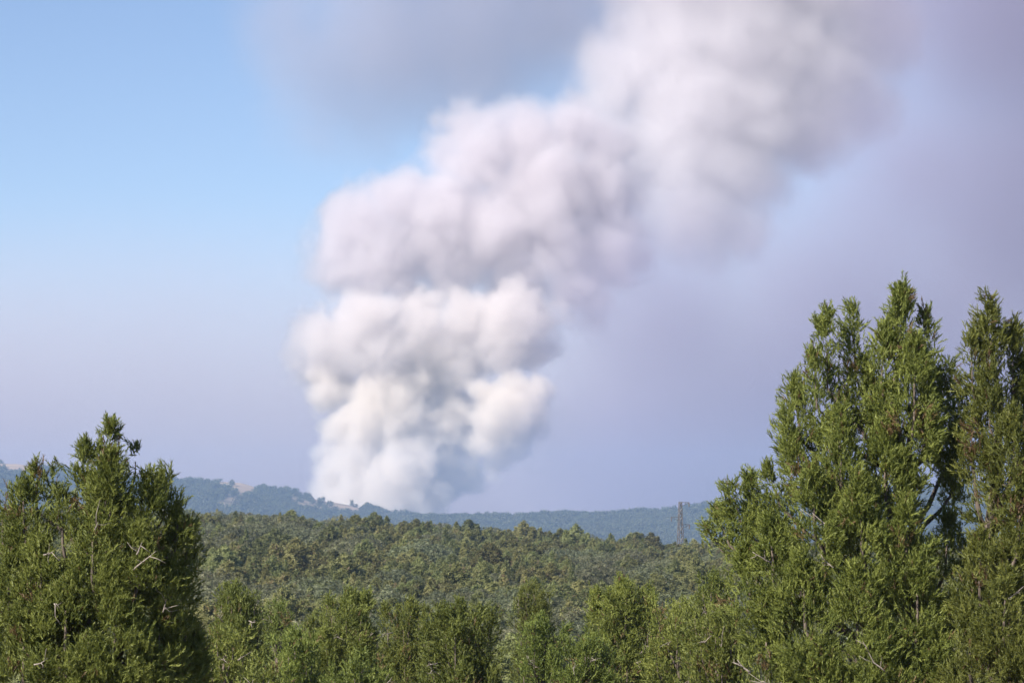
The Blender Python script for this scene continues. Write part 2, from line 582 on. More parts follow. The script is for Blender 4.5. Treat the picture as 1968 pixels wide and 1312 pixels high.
def template(seed, n_leaf, spread, width, stem=True, fine=False):
    """a little spray of scale-leaf twigs along +Z, one unit long: triangles as (k,3,3)"""
    r = np.random.default_rng(seed)
    T = []
    if stem:
        a = r.uniform(0, 6.28)
        w = np.array([math.cos(a), math.sin(a), 0]) * width * 0.45
        T.append([-w, w, (0, 0, 1.0)])
    for i in range(n_leaf):
        z = 0.08 + 0.78 * (i + r.uniform(-.3, .3)) / max(1, n_leaf - 1) * 0.92
        a = i * 2.4 + r.uniform(-.5, .5)
        o = np.array([math.cos(a), math.sin(a), 0.0])
        side = np.array([-math.sin(a), math.cos(a), 0.0])
        ang = spread * r.uniform(0.7, 1.25)
        d = o * math.sin(ang) + np.array([0, 0, 1.0]) * math.cos(ang)
        L = r.uniform(0.34, 0.52) * (1.1 - 0.45 * z)
        nrm = np.cross(side, d)
        b = np.array([0, 0, z])
        sw = side * math.cos(0.6) + nrm * math.sin(0.6) * r.choice([-1, 1])
        if fine:
            T.append([b - sw * width * 0.5, b + sw * width * 0.5, b + d * L])
            continue
        mid = b + d * L * 0.5
        tip = b + d * L
        T.append([b, mid + sw * width, tip])
        T.append([b, tip, mid - sw * width])
    return np.array(T, float)


TPL_NEAR = [template(s, 9, 0.55, 0.11, True, True) for s in range(6)]
TPL_MID = [template(20 + s, 7, 0.60, 0.13, True, True) for s in range(5)]
TPL_FAR = [template(40 + s, 3, 0.85, 0.20, False) for s in range(5)]


def sprays(P, D, L, R, tpls, rg):
    """P positions, D directions, L lengths, R random value per spray -> vertices, triangles, rnd per triangle"""
    Vs, Rs = [], []
    which = rg.integers(0, len(tpls), len(P))
    for k, T in enumerate(tpls):
        s = which == k
        p, d, l, q = P[s], D[s], L[s], R[s]
        n = len(p)
        if n == 0:
            continue
        z = d / np.linalg.norm(d, axis=1, keepdims=True)
        h = rg.normal(size=(n, 3))
        x = np.cross(h, z)
        x /= np.linalg.norm(x, axis=1, keepdims=True) + 1e-9
        y = np.cross(z, x)
        t = T.reshape(-1, 3)
        v = p[:, None, :] + l[:, None, None] * (t[None, :, 0:1] * x[:, None, :] + t[None, :, 1:2] * y[:, None, :] + t[None, :, 2:3] * z[:, None, :])
        Vs.append(v.reshape(-1, 3))
        rr = np.repeat(q, len(T)) + rg.normal(0, 0.05, n * len(T))
        Rs.append(np.where(np.repeat(q, len(T)) < 0.05, np.repeat(q, len(T)), np.clip(rr, 0.06, 1)))
    V = np.concatenate(Vs)
    return V, np.arange(len(V)).reshape(-1, 3), np.concatenate(Rs)


def plume(p0, p1, r, rg, per_m2, spr, ln, tuft_r, flat=1.0, gaps=0.0, dome=False, cluster=0.0):
    """sprays of one upright plume of foliage from p0 (foot) to p1 (tip) with greatest radius r"""
    p0, p1 = np.array(p0, float), np.array(p1, float)
    ax = p1 - p0
    h = np.linalg.norm(ax)
    up = ax / h
    sidev = np.cross(up, (0, 1, 0.01))
    sidev /= np.linalg.norm(sidev)
    fr = np.cross(sidev, up)
    n = max(6, int(per_m2 * 2 * math.pi * r * h * 0.62))
    t = rg.uniform(0, 1, n) ** 0.95
    if dome:
        prof = np.sqrt(np.clip(1 - (2 * t - 1) ** 2, 0.02, 1))
    else:
        prof = np.where(t < 0.32, (0.25 + 0.75 * t / 0.32) ** 0.6, np.clip(1 - (t - 0.32) / 0.70, 0.02, 1) ** 0.8)
    a = rg.uniform(0, 2 * math.pi, n)
    lump = 1 + 0.20 * np.sin(a * 3 + t * 9 + rg.uniform(0, 6)) + 0.16 * np.sin(a * 5 - t * 14 + rg.uniform(0, 6))
    rad = r * prof * lump * rg.uniform(0, 1, n) ** 0.34
    ca, sa = np.cos(a), np.sin(a)
    out = ca[:, None] * sidev + sa[:, None] * fr
    if cluster > 0:
        # tufts gather round the ends of side branches, with hollows between them
        m = max(4, int(cluster * 2 * math.pi * r * h * 0.62))
        src = rg.integers(0, m, n)
        own = rg.uniform(0, 1, n) < 0.22
        tc, ac = rg.uniform(0.02, 1, m), rg.uniform(0, 2 * math.pi, m)
        j = 0.42 / math.sqrt(cluster)
        t = np.where(own, t, np.clip(tc[src] + rg.normal(0, j / h, n), 0.0, 1.0))
        prof = np.where(t < 0.32, (0.25 + 0.75 * t / 0.32) ** 0.6, np.clip(1 - (t - 0.32) / 0.70, 0.02, 1) ** 0.8)
        a = np.where(own, a, ac[src] + rg.normal(0, 1, n) * j / np.maximum(r * prof, j))
        reach = rg.uniform(0.72, 1.12, m)[src]
        rad = np.where(own, rad, r * prof * reach * (1 - 0.5 * rg.uniform(0, 1, n) ** 1.6))
        out = np.cos(a)[:, None] * sidev + np.sin(a)[:, None] * fr
    C = p0 + t[:, None] * ax + rad[:, None] * out
    if gaps > 0:
        g = np.sin(C[:, 0] * 5.1 + 1.3 * np.sin(C[:, 2] * 3.7)) * np.sin(C[:, 2] * 4.3 + C[:, 1] * 2.9) + 0.5 * rg.normal(size=n)
        keep = (g < (1.25 - gaps)) | (t > 0.82)
        C, out, t, rad, prof = C[keep], out[keep], t[keep], rad[keep], prof[keep]
        n = len(C)
    wout = np.clip(rad / (r + 1e-6), 0, 1)[:, None]
    Dt = out * (0.35 + 0.5 * wout) + up * (0.75 + 0.5 * t[:, None]) + rg.normal(0, 0.22, (n, 3))
    Dt /= np.linalg.norm(Dt, axis=1, keepdims=True)
    tint = rg.uniform(0.15, 0.85, n)
    k = rg.integers(max(2, int(spr * 0.6)), int(spr * 1.4) + 2, n)
    idx = np.repeat(np.arange(n), k)
    N = len(idx)
    P = C[idx] + np.clip(rg.normal(0, tuft_r * 0.55, (N, 3)), -tuft_r, tuft_r) * np.where(t[idx] > 0.85, 0.6, 1.0)[:, None] + Dt[idx] * rg.uniform(-0.6, 0.8, (N, 1)) * tuft_r
    D = Dt[idx] + rg.normal(0, 0.42, (N, 3))
    L = ln * rg.uniform(0.65, 1.35, N)
    brown = rg.uniform(0, 1, n) < 0.02
    R = np.clip(tint[idx] + rg.normal(0, 0.16, N), 0.07, 1.0)
    R = np.where(brown[idx] | (rg.uniform(0, 1, N) < 0.012), 0.01, R)
    return P, D, L, R


def tube(pts, radii, sides=6):
    pts = [np.array(p, float) for p in pts]
    V, Fc = [], []
    for i, p in enumerate(pts):
        d = pts[min(i + 1, len(pts) - 1)] - pts[max(i - 1, 0)]
        d /= np.linalg.norm(d) + 1e-9
        a = np.cross(d, (0.31, 0.87, 0.38))
        a /= np.linalg.norm(a) + 1e-9
        b = np.cross(d, a)
        for k in range(sides):
            w = 2 * math.pi * k / sides
            V.append(p + radii[i] * (math.cos(w) * a + math.sin(w) * b))
    for i in range(len(pts) - 1):
        for k in range(sides):
            k2 = (k + 1) % sides
            Fc.append((i * sides + k, i * sides + k2, (i + 1) * sides + k2, (i + 1) * sides + k))
    Fc.append(tuple(range(sides))[::-1])
    Fc.append(tuple((len(pts) - 1) * sides + k for k in range(sides)))
    return V, Fc


def bend(p, q, rg, n=5, sag=0.12):
    p, q = np.array(p, float), np.array(q, float)
    L = np.linalg.norm(q - p)
    o = rg.normal(0, sag * L * 0.35, 3)
    out = []
    for i in range(n + 1):
        t = i / n
        w = p * (1 - t) + q * t + o * math.sin(math.pi * t) + rg.normal(0, 0.015 * L, 3) * (0 < t < 1)
        w[2] -= sag * L * 0.5 * math.sin(math.pi * t)
        out.append(w)
    return out


def leaf_cards(seed):
    """a little flat-lying rosette of leaves across +Z"""
    r = np.random.default_rng(seed)
    T = []
    for i in range(5):
        a = i * 1.257 + r.uniform(-.4, .4)
        o = np.array([math.cos(a), math.sin(a), r.uniform(-.35, .35)])
        s = np.array([-math.sin(a), math.cos(a), r.uniform(-.3, .3)]) * 0.3
        b = o * r.uniform(.05, .35)
        T.append([b - s * .6, b + s * .6, b + o * r.uniform(.55, .9)])
    return np.array(T, float)


TPL_CARD = [leaf_cards(60 + s) for s in range(5)]


def juniper(name, base, lobes, rg, mat, per_m2, spr, ln, tuft, tpls, trunk_r, label, group=None, dead=(), gaps=0.25, cat='tree', clus=7.0):
    """lobes: list of (foot, tip, radius[, extra gaps]) in world metres; base: world foot of the trunk"""
    base = np.array(base, float)
    root = link(name, None)
    root.location = base
    tag(root, label, cat, group)
    PP = [plume(np.array(l[0]) - base, np.array(l[1]) - base, max(0.08, l[2] - 0.5 * tuft), rg, per_m2, spr, ln, tuft, gaps=(l[3] if len(l) > 3 else gaps), cluster=clus) for l in lobes]
    P, D, L, R = (np.concatenate([q[k] for q in PP]) for k in range(4))
    V, T, rnd = sprays(P, D, L, R, tpls, rg)
    link('crown', tri_mesh('crown', V, T, mat, rnd), root)
    top = max(lobes, key=lambda l: l[1][2])
    tp = np.array(top[1]) - base
    pts = bend((0, 0, -0.15), tp * np.array([0.9, 0.9, 0.93]), rg, 8, 0.05)
    pts[0] = np.array((0, 0, -0.2))
    rad = [trunk_r * (1.25 if i == 0 else (1 - i / 9) ** 0.9 + 0.05) for i in range(9)]
    tv, tf = tube(pts, rad, 8)
    mesh_obj('trunk', tv, tf, M_bark, root, smooth=True)
    for l in lobes:
        if l is top:
            continue
        f, t = np.array(l[0]) - base, np.array(l[1]) - base
        # leave the trunk lower than the plume's foot
        zz = max(0.15, f[2] - 0.55 * np.linalg.norm(f[:2]) - 0.2)
        j = min(range(len(pts)), key=lambda i: abs(pts[i][2] - zz))
        s = pts[j]
        lp = bend(s, f * 0.55 + t * 0.45, rg, 4, 0.10) + [f * 0.2 + t * 0.8]
        r0 = min(rad[j] * 0.7, trunk_r * 0.5, 0.028 + 0.10 * l[2])
        lv, lf = tube(lp, [r0 * (1 - 0.85 * i / (len(lp) - 1)) for i in range(len(lp))], 6)
        mesh_obj('limb', lv, lf, M_bark, root, smooth=True)
    for (a, b, r) in dead:
        pts2 = bend(np.array(a) - base, np.array(b) - base, rg, 4, 0.1)
        dv, df = tube(pts2, [r * (1 - 0.8 * i / 4) for i in range(5)], 5)
        n0 = len(dv)
        for q in range(3):
            s = pts2[1 + q]
            e = s + (pts2[-1] - pts2[0]) * rg.uniform(.2, .4) + rg.normal(0, 0.09, 3)
            sv, sf = tube([s, (s + e) / 2 + rg.normal(0, .02, 3), e], [r * .5, r * .35, r * .15], 4)
            df += [tuple(i + len(dv) for i in ff) for ff in sf]
            dv += sv
        mesh_obj('dead_branch', dv, df, M_dead, root, smooth=True)
    return root


# ---- the two big junipers on the right and the one on the left, plume by plume
def lobes_px(rows, d0):
    out = []
    for row in rows:
        tx, ty, fx, fy, r, dy = row[:6]
        d = d0 + dy
        out.append((at(fx, fy, d), at(tx, ty, d), r / F * d) + ((row[6],) if len(row) > 6 else ()))
    return out


def twig(ax, ay, bx, by, d, r=0.014):
    return (at(ax, ay, d), at(bx, by, d), r)


RD = 42.0
rowsA = [  # tip x, tip y, foot x, foot y, radius (picture pixels), depth offset
    (1735, 562, 1730, 860, 62, 0.0), (1700, 640, 1690, 830, 40, -0.2), (1783, 606, 1775, 830, 42, 0.2), (1760, 660, 1755, 930, 62, -0.5),
    (1590, 606, 1592, 860, 46, -0.1), (1565, 690, 1575, 860, 34, -0.3), (1641, 600, 1650, 830, 46, 0.3), (1665, 700, 1668, 880, 40, 0.1),
    (1525, 728, 1550, 940, 50, 0.2), (1510, 800, 1535, 960, 42, -0.3), (1475, 905, 1520, 1030, 46, -0.2), (1440, 925, 1490, 1080, 46, 0.1),
    (1402, 925, 1440, 1070, 38, -0.2), (1378, 985, 1420, 1100, 34, 0.3), (1362, 1018, 1400, 1085, 15, 0.4, 0.5),
    (1612, 800, 1620, 1040, 74, -0.6), (1700, 820, 1700, 1060, 80, -0.5), (1825, 690, 1815, 900, 42, 0.4), (1790, 760, 1785, 900, 44, 0.1),
    (1560, 910, 1570, 1130, 74, -0.8), (1650, 930, 1660, 1180, 84, -0.9), (1740, 970, 1740, 1180, 74, -0.9),
    (1480, 1010, 1490, 1200, 74, -0.8), (1430, 1060, 1450, 1230, 60, -0.5), (1540, 1080, 1550, 1320, 88, -1.1), (1640, 1100, 1650, 1340, 92, -1.2),
    (1760, 1090, 1760, 1330, 88, -1.1), (1820, 1000, 1810, 1180, 46, 0.0, 0.45), (1690, 1200, 1690, 1420, 100, -1.4), (1580, 1230, 1580, 1450, 100, -1.3),
    (1470, 1190, 1470, 1400, 80, -0.7), (1800, 1220, 1790, 1430, 90, -1.2),
    (1842, 740, 1838, 960, 36, 0.9), (1835, 840, 1835, 1020, 34, 0.3, 0.35), (1850, 1040, 1850, 1220, 50, 0.2), (1700, 760, 1700, 1000, 62, 1.1), (1610, 880, 1620, 1100, 62, 1.2), (1500, 1000, 1530, 1200, 60, 1.2), (1750, 1050, 1750, 1300, 80, 1.4)]
rowsB = [(1903, 578, 1900, 820, 46, 0.0), (1868, 640, 1872, 830, 34, -0.2), (1950, 632, 1945, 840, 44, 0.2), (1905, 720, 1900, 900, 58, -0.4), (1985, 690, 1985, 900, 56, 0.3),
         (1860, 800, 1868, 930, 30, 0.1), (1950, 800, 1945, 1000, 66, -0.7), (1905, 900, 1900, 1080, 52, -0.4, 0.4), (2030, 760, 2030, 980, 66, 0.1), (1960, 950, 1950, 1150, 76, -0.9),
         (1880, 1040, 1880, 1230, 66, -0.6), (2050, 930, 2040, 1150, 80, -0.3), (1930, 1110, 1920, 1320, 88, -1.2), (2020, 1100, 2020, 1330, 92, -0.8), (1860, 1180, 1860, 1390, 80, -1.0),
         (1960, 1230, 1960, 1450, 96, -1.5), (2090, 860, 2090, 1080, 64, 0.4), (1990, 850, 1985, 1050, 62, 0.9), (1940, 1050, 1940, 1250, 74, 1.0)]
gA = float(ground_h(5.75, RD))
juniper('juniper_tree', (at(1745, 1300, RD)[0], RD, gA), lobes_px(rowsA, RD), rng, M_jun, 36, 14, 0.135, 0.12, TPL_NEAR, 0.17,
        'tall broad juniper of many pointed spires against the smoke, bare limbs showing', None,
        [twig(1590, 1010, 1560, 985, RD - 0.9), twig(1600, 1090, 1575, 1065, RD - 1.2), twig(1480, 1080, 1445, 1060, RD - 0.9), twig(1700, 1290, 1655, 1230, RD - 1.9),
         twig(1440, 1290, 1415, 1265, RD - 1.3, 0.02), twig(1500, 1310, 1440, 1305, RD - 1.4)])
gB = float(ground_h(7.2, RD - 1.0))
juniper('juniper_tree', (at(1915, 1300, RD - 1.0)[0], RD - 1.0, gB), lobes_px(rowsB, RD - 1.0), rng, M_jun, 36, 14, 0.135, 0.12, TPL_NEAR, 0.15,
        'tall dark juniper with a single sharp spire, right beside the many-spired juniper', None,
        [twig(1960, 960, 1955, 900, RD - 1.9), twig(1935, 1150, 1965, 1125, RD - 2.3)])

LD = 34.0
rowsL = [(210, 828, 200, 1000, 40, 0.0), (165, 868, 170, 1020, 46, -0.2), (215, 880, 215, 1060, 50, -0.5), (262, 868, 258, 960, 15, 0.2, 0.5), (320, 905, 315, 1060, 36, 0.0), (285, 920, 285, 1080, 42, -0.3),
         (345, 975, 335, 1120, 38, -0.1), (110, 905, 110, 960, 16, 0.3, 0.5), (70, 900, 75, 1050, 40, 0.0), (45, 930, 50, 1090, 44, -0.2), (5, 950, 10, 1120, 46, 0.1), (120, 950, 125, 1120, 54, -0.5),
         (365, 1010, 350, 1160, 30, 0.2), (180, 1000, 180, 1200, 74, -0.8), (265, 1020, 265, 1220, 70, -0.7), (80, 1040, 85, 1230, 70, -0.7), (330, 1080, 320, 1270, 56, -0.3),
         (20, 1080, 20, 1280, 66, -0.5), (130, 1130, 130, 1340, 84, -1.0), (225, 1140, 225, 1350, 84, -1.0), (310, 1170, 305, 1370, 74, -0.6), (365, 1150, 350, 1330, 42, 0.1), (50, 1200, 50, 1400, 84, -0.9),
         (-60, 1000, -50, 1200, 60, 0.2), (-80, 1120, -80, 1350, 80, 0.0), (375, 1230, 355, 1400, 48, 0.2), (180, 1240, 180, 1440, 90, -1.2), (280, 1260, 280, 1450, 80, -0.9),
         (200, 950, 200, 1150, 66, 0.8), (300, 1050, 300, 1280, 66, 0.8), (90, 1060, 90, 1280, 70, 0.8), (390, 1280, 370, 1420, 40, 0.4)]
gL = float(ground_h(-4.8, LD))
juniper('juniper_tree', (at(185, 1300, LD)[0], LD, gL), [(l[0], l[1], l[2] * 1.1 + 0.04) + l[3:] for l in lobes_px(rowsL, LD)], rng, M_jun, 44, 14, 0.115, 0.10, TPL_NEAR, 0.15,
        'dense yellow-green juniper with ragged rounded top in front of the tan-crested hill', None,
        [twig(258, 1095, 302, 1058, LD - 1.15, 0.012), twig(265, 1065, 275, 1040, LD - 1.1, 0.012), twig(184, 1018, 190, 1003, LD - 1.25, 0.01), twig(86, 1066, 106, 1058, LD - 1.0, 0.011),
         twig(108, 1158, 114, 1166, LD - 1.6, 0.01), twig(316, 1175, 322, 1150, LD - 0.9, 0.009), twig(70, 1275, 96, 1262, LD - 1.6, 0.011)], gaps=0.15)


# ---- the row of lower junipers across the foot of the picture
def row_juniper(px, py, hw, d, n, style, label, per=32, mat=None, seed=0):
    rg = np.random.default_rng(1000 + seed)
    x, y, ztop = at(px, py, d)
    g = float(ground_h(x, y))
    h = ztop - g
    w = hw / F * d
    lob = [((x, y, ztop - min(h * 0.8, 2.2 * w)), (x, y, ztop), w * (0.62 if style == 'round' else 0.8))]
    for i in range(n):
        a = 2 * math.pi * (i + rg.uniform(-.3, .3)) / n
        rr = w * rg.uniform(0.35, 0.72)
        dx, dy = rr * math.cos(a), rr * math.sin(a)
        drop = (0.10 + 0.5 * (rr / w) ** 2) * w * (1.0 if style == 'round' else 2.2) * rg.uniform(0.5, 1.3)
        tz = ztop - drop
        hh = rg.uniform(1.1, 1.9) * w
        lob.append(((x + dx * 0.85, y + dy * 0.85, max(g + 0.2, tz - hh)), (x + dx * 1.12, y + dy, tz), w * rg.uniform(0.3, 0.45)))
    z2 = ztop - 1.3 * w
    k = 0
    while z2 > g + 0.8 and k < 3:
        k += 1
        for i in range(n):
            a = 2 * math.pi * (i + rg.uniform(0, 1)) / n
            rr = w * rg.uniform(0.55, 0.85)
            dx, dy = rr * math.cos(a), rr * math.sin(a)
            tz = z2 + rg.uniform(-.2, .3) * w
            lob.append(((x + dx * 0.9, y + dy * 0.9, max(g + 0.1, tz - 1.5 * w)), (x + dx * 1.1, y + dy, tz), w * rg.uniform(0.34, 0.48)))
        z2 -= 1.1 * w
    dead = []
    for i in range(2):
        a = rg.uniform(-2.4, -0.7)
        zz = ztop - rg.uniform(0.7, 1.6) * w
        p = np.array((x + 0.7 * w * math.cos(a), y + 0.7 * w * math.sin(a), zz))
        dead.append((p, p + np.array((0.35 * w * math.cos(a), 0.35 * w * math.sin(a), rg.uniform(-.1, .3) * w)), 0.014))
    return juniper('juniper_tree', (x, y, g), lob, rg, mat or M_jun, per, 10, 0.135, 0.15, TPL_MID, 0.10, label, None, dead, gaps=0.2, clus=4.0)


ROW = [
    (455, 1128, 62, 62, 6, 'round', 'twin-topped juniper just right of the dense yellow-green juniper'),
    (536, 1163, 26, 66, 3, 'point', 'slim pointed juniper beside the twin-topped juniper'),
    (606, 1186, 30, 70, 4, 'point', 'small pointed juniper between the slim juniper and a rounded one'),
    (570, 1222, 70, 52, 6, 'round', 'low bushy juniper in front of the small pointed juniper'),
    (672, 1140, 72, 66, 7, 'round', 'pale green round-topped juniper with knobbly crown'),
    (790, 1158, 70, 70, 6, 'round', 'dark-hearted juniper with reddish bare twigs, beside the knobbly-crowned one'),
    (885, 1166, 92, 56, 8, 'round', 'wide dome-shaped juniper in the low row'),
    (1026, 1113, 42, 84, 5, 'point', 'conical juniper standing taller than the low row behind the wide dome'),
    (1040, 1196, 58, 60, 6, 'round', 'bright green bushy juniper below the conical juniper'),
    (1196, 1122, 92, 62, 8, 'round', 'large round juniper with bare grey twigs in its crown'),
    (1305, 1158, 66, 58, 6, 'round', 'leafy juniper between the large round juniper and the many-spired one'),
    (1365, 1110, 52, 50, 5, 'round', 'loose juniper bush at the flank of the many-spired juniper'),
    (440, 1216, 48, 54, 5, 'round', 'shaded juniper bush against the flank of the dense yellow-green juniper'),
    (700, 1262, 74, 50, 6, 'round', 'low juniper bush in front of the knobbly-crowned juniper'),
    (1130, 1222, 66, 54, 6, 'round', 'twiggy brownish juniper in front of the large round juniper'),
    (1385, 1180, 70, 46, 6, 'round', 'thick juniper bush before the loose juniper bush'),
    (500, 1272, 52, 47, 5, 'round', 'small juniper bush before the low bushy juniper'),
]
for i, r in enumerate(ROW):
    row_juniper(*r, seed=i)


# ------------------------------------------------------------------ the wood across the dip
def far_tree_data(kind, seed):
    rg = np.random.default_rng(500 + seed)
    lob = []
    if kind == 'point':
        h, w = 1.0, 0.27
        lob.append(((0, 0, 0.12), (0, 0, 1.0), 0.24))
        for i in range(5):
            a = i * 1.26 + rg.uniform(-.4, .4)
            lob.append(((0.12 * math.cos(a), 0.12 * math.sin(a), 0.05), (0.17 * math.cos(a), 0.17 * math.sin(a), rg.uniform(.45, .8)), 0.15))
        dome = False
    elif kind == 'round':
        lob.append(((0, 0, 0.0), (0, 0, 1.0), 0.46))
        for i in range(6):
            a = i * 1.05 + rg.uniform(-.3, .3)
            rr = rg.uniform(.14, .30)
            lob.append(((rr * .8 * math.cos(a), rr * .8 * math.sin(a), 0.02), (rr * 1.15 * math.cos(a), rr * 1.15 * math.sin(a), rg.uniform(.66, .96)), rg.uniform(.20, .28)))
        dome = False
    else:
        for i in range(11):
            a = i * 2.4
            rr = 0.46 * math.sqrt((i + 0.3) / 11)
            zc = 0.62 + 0.2 * (1 - (rr / 0.46) ** 2) + rg.uniform(-.08, .06)
            q = rg.uniform(.21, .28)
            lob.append(((rr * math.cos(a), rr * math.sin(a), zc - q * 1.3), (rr * math.cos(a) * 1.05, rr * math.sin(a) * 1.05, zc + q * .8), q))
        dome = True
    PP = [plume(l[0], l[1], l[2], rg, 420, 3, 0.038 if kind != 'oak' else 0.026, 0.03, gaps=0.1, dome=dome) for l in lob]
    P, D, L, R = (np.concatenate([q[k] for q in PP]) for k in range(4))
    if kind == 'oak':
        # domes: the leaves face away from the middle of their bough
        cen = np.concatenate([np.repeat([(np.array(l[0]) + np.array(l[1])) / 2], len(q[0]), 0) for l, q in zip(lob, PP)])
        D = (P - cen) / (np.linalg.norm(P - cen, axis=1, keepdims=True) + 1e-6)
    D = D / np.linalg.norm(D, axis=1, keepdims=True) + rg.normal(0, 0.45, D.shape)
    V, T, rnd = sprays(P, D, L, R, TPL_CARD if kind == 'oak' else TPL_CARD + TPL_FAR[:2], rg)
    crown = tri_mesh('crown', V, T, M_oak if kind == 'oak' else M_jun_far, rnd)
    tv, tf = tube([(0, 0, -0.06), (0.01, 0, 0.25), (0.0, 0.02, 0.6)], [0.035, 0.026, 0.01], 6)
    tm = bpy.data.meshes.new('trunk')
    tm.from_pydata([tuple(v) for v in tv], [], tf)
    tm.materials.append(M_bark)
    return crown, tm


FAR = [(k, s) + far_tree_data(k, s) for k, s in (('round', 1), ('round', 2), ('round', 3), ('round', 4), ('point', 5), ('point', 6), ('oak', 7), ('oak', 8), ('oak', 9))]
LAB = {'round': 'olive green round-topped juniper among many in the wood beyond the low row',
       'point': 'olive green pointed juniper among many in the wood beyond the low row',
       'oak': 'grey-green domed evergreen oak among many in the wood beyond the low row'}

# where trees stand
pts = []
sp = 5.6
for yy in np.arange(185, 735, sp * 0.92):
    half = 0.215 * yy + 14
    for xx in np.arange(-half, half, sp):
        x, y = xx + rng.uniform(-.45, .45) * sp, yy + rng.uniform(-.45, .45) * sp
        pts.append((x, y))
pts = np.array(pts)
oakness = vnoise(pts[:, 0], pts[:, 1], 30, 8) + 0.6 * vnoise(pts[:, 0], pts[:, 1], 11, 9) + rng.normal(0, 0.25, len(pts))
pz = ground_h(pts[:, 0], pts[:, 1])
kinds = []
hs = np.empty(len(pts))
ws = np.empty(len(pts))
for i in range(len(pts)):
    if oakness[i] > 0.62:
        kinds.append(6 + int(rng.integers(0, 3)))
        hs[i] = rng.uniform(4.6, 7.4)
        ws[i] = hs[i] * rng.uniform(0.95, 1.25)
    elif rng.uniform() < 0.14:
        kinds.append(4 + int(rng.integers(0, 2)))
        hs[i] = rng.uniform(4.6, 7.6)
        ws[i] = hs[i] * rng.uniform(0.75, 1.0)
    else:
        kinds.append(int(rng.integers(0, 4)))
        hs[i] = rng.uniform(3.6, 6.6)
        hs[i] *= 1.0 + 0.35 * (rng.uniform() < 0.08)
        ws[i] = hs[i] * rng.uniform(0.95, 1.3)
kinds = np.array(kinds)
rots = rng.uniform(0, 6.28, len(pts))

# the tree tops that show over the low row are single trees, biggest in the picture first
tpx = 984 + pts[:, 0] / pts[:, 1] * F
tpy = HZ - (pz + hs - EYE) / pts[:, 1] * F
sil_x = [360, 395, 400, 455, 500, 536, 560, 600, 640, 680, 740, 790, 850, 900, 960, 1000, 1026, 1060, 1090, 1150, 1200, 1290, 1340, 1372, 1400]
sil_y = [960, 1010, 1160, 1125, 1145, 1160, 1210, 1190, 1160, 1135, 1150, 1155, 1175, 1160, 1180, 1150, 1110, 1180, 1185, 1140, 1120, 1160, 1110, 1040, 930]
show = (tpx > 372) & (tpx < 1385) & (tpy < np.interp(tpx, sil_x, sil_y) - 14)
size = ws / pts[:, 1]
skyline = np.zeros(len(pts), bool)
for b in range(372, 1385, 11):
    s = np.where((tpx >= b) & (tpx < b + 11))[0]
    if len(s):
        skyline[s[np.argmin(tpy[s])]] = True
skyline &= show
order = np.argsort(np.where(show, -size - 10 * skyline, 1.0))
single = order[:296]
is_single = np.zeros(len(pts), bool)
is_single[single] = True

for i in single:
    k, s, crown, trunk = FAR[kinds[i]]
    root = link('oak_tree' if k == 'oak' else 'juniper_tree', None)
    root.location = (pts[i, 0], pts[i, 1], pz[i])
    root.rotation_euler = (0, 0, rots[i])
    root.scale = (ws[i], ws[i], hs[i])
    lab = LAB[k]
    if skyline[i]:
        lab = lab.replace('among many in', 'on the skyline of')
    lab = ('large ' if ws[i] > 6.6 else 'small ' if ws[i] < 4.9 else 'middling ') + lab
    for qx, qy, q in ((1307, 690, 'the brown lattice pylon'), (811, 560, 'the small pale pylon'), (470, 500, 'the bare pale dead tree')):
        if abs(tpx[i] - qx) < 26 and abs(pts[i, 1] - qy) < 45:
            lab = lab.split(' among ')[0].split(' on the ')[0] + ' standing close to ' + q
    tag(root, lab, 'tree', 'trees of the wood beyond the low row')
    link('crown', crown, root)
    link('trunk', trunk, root)


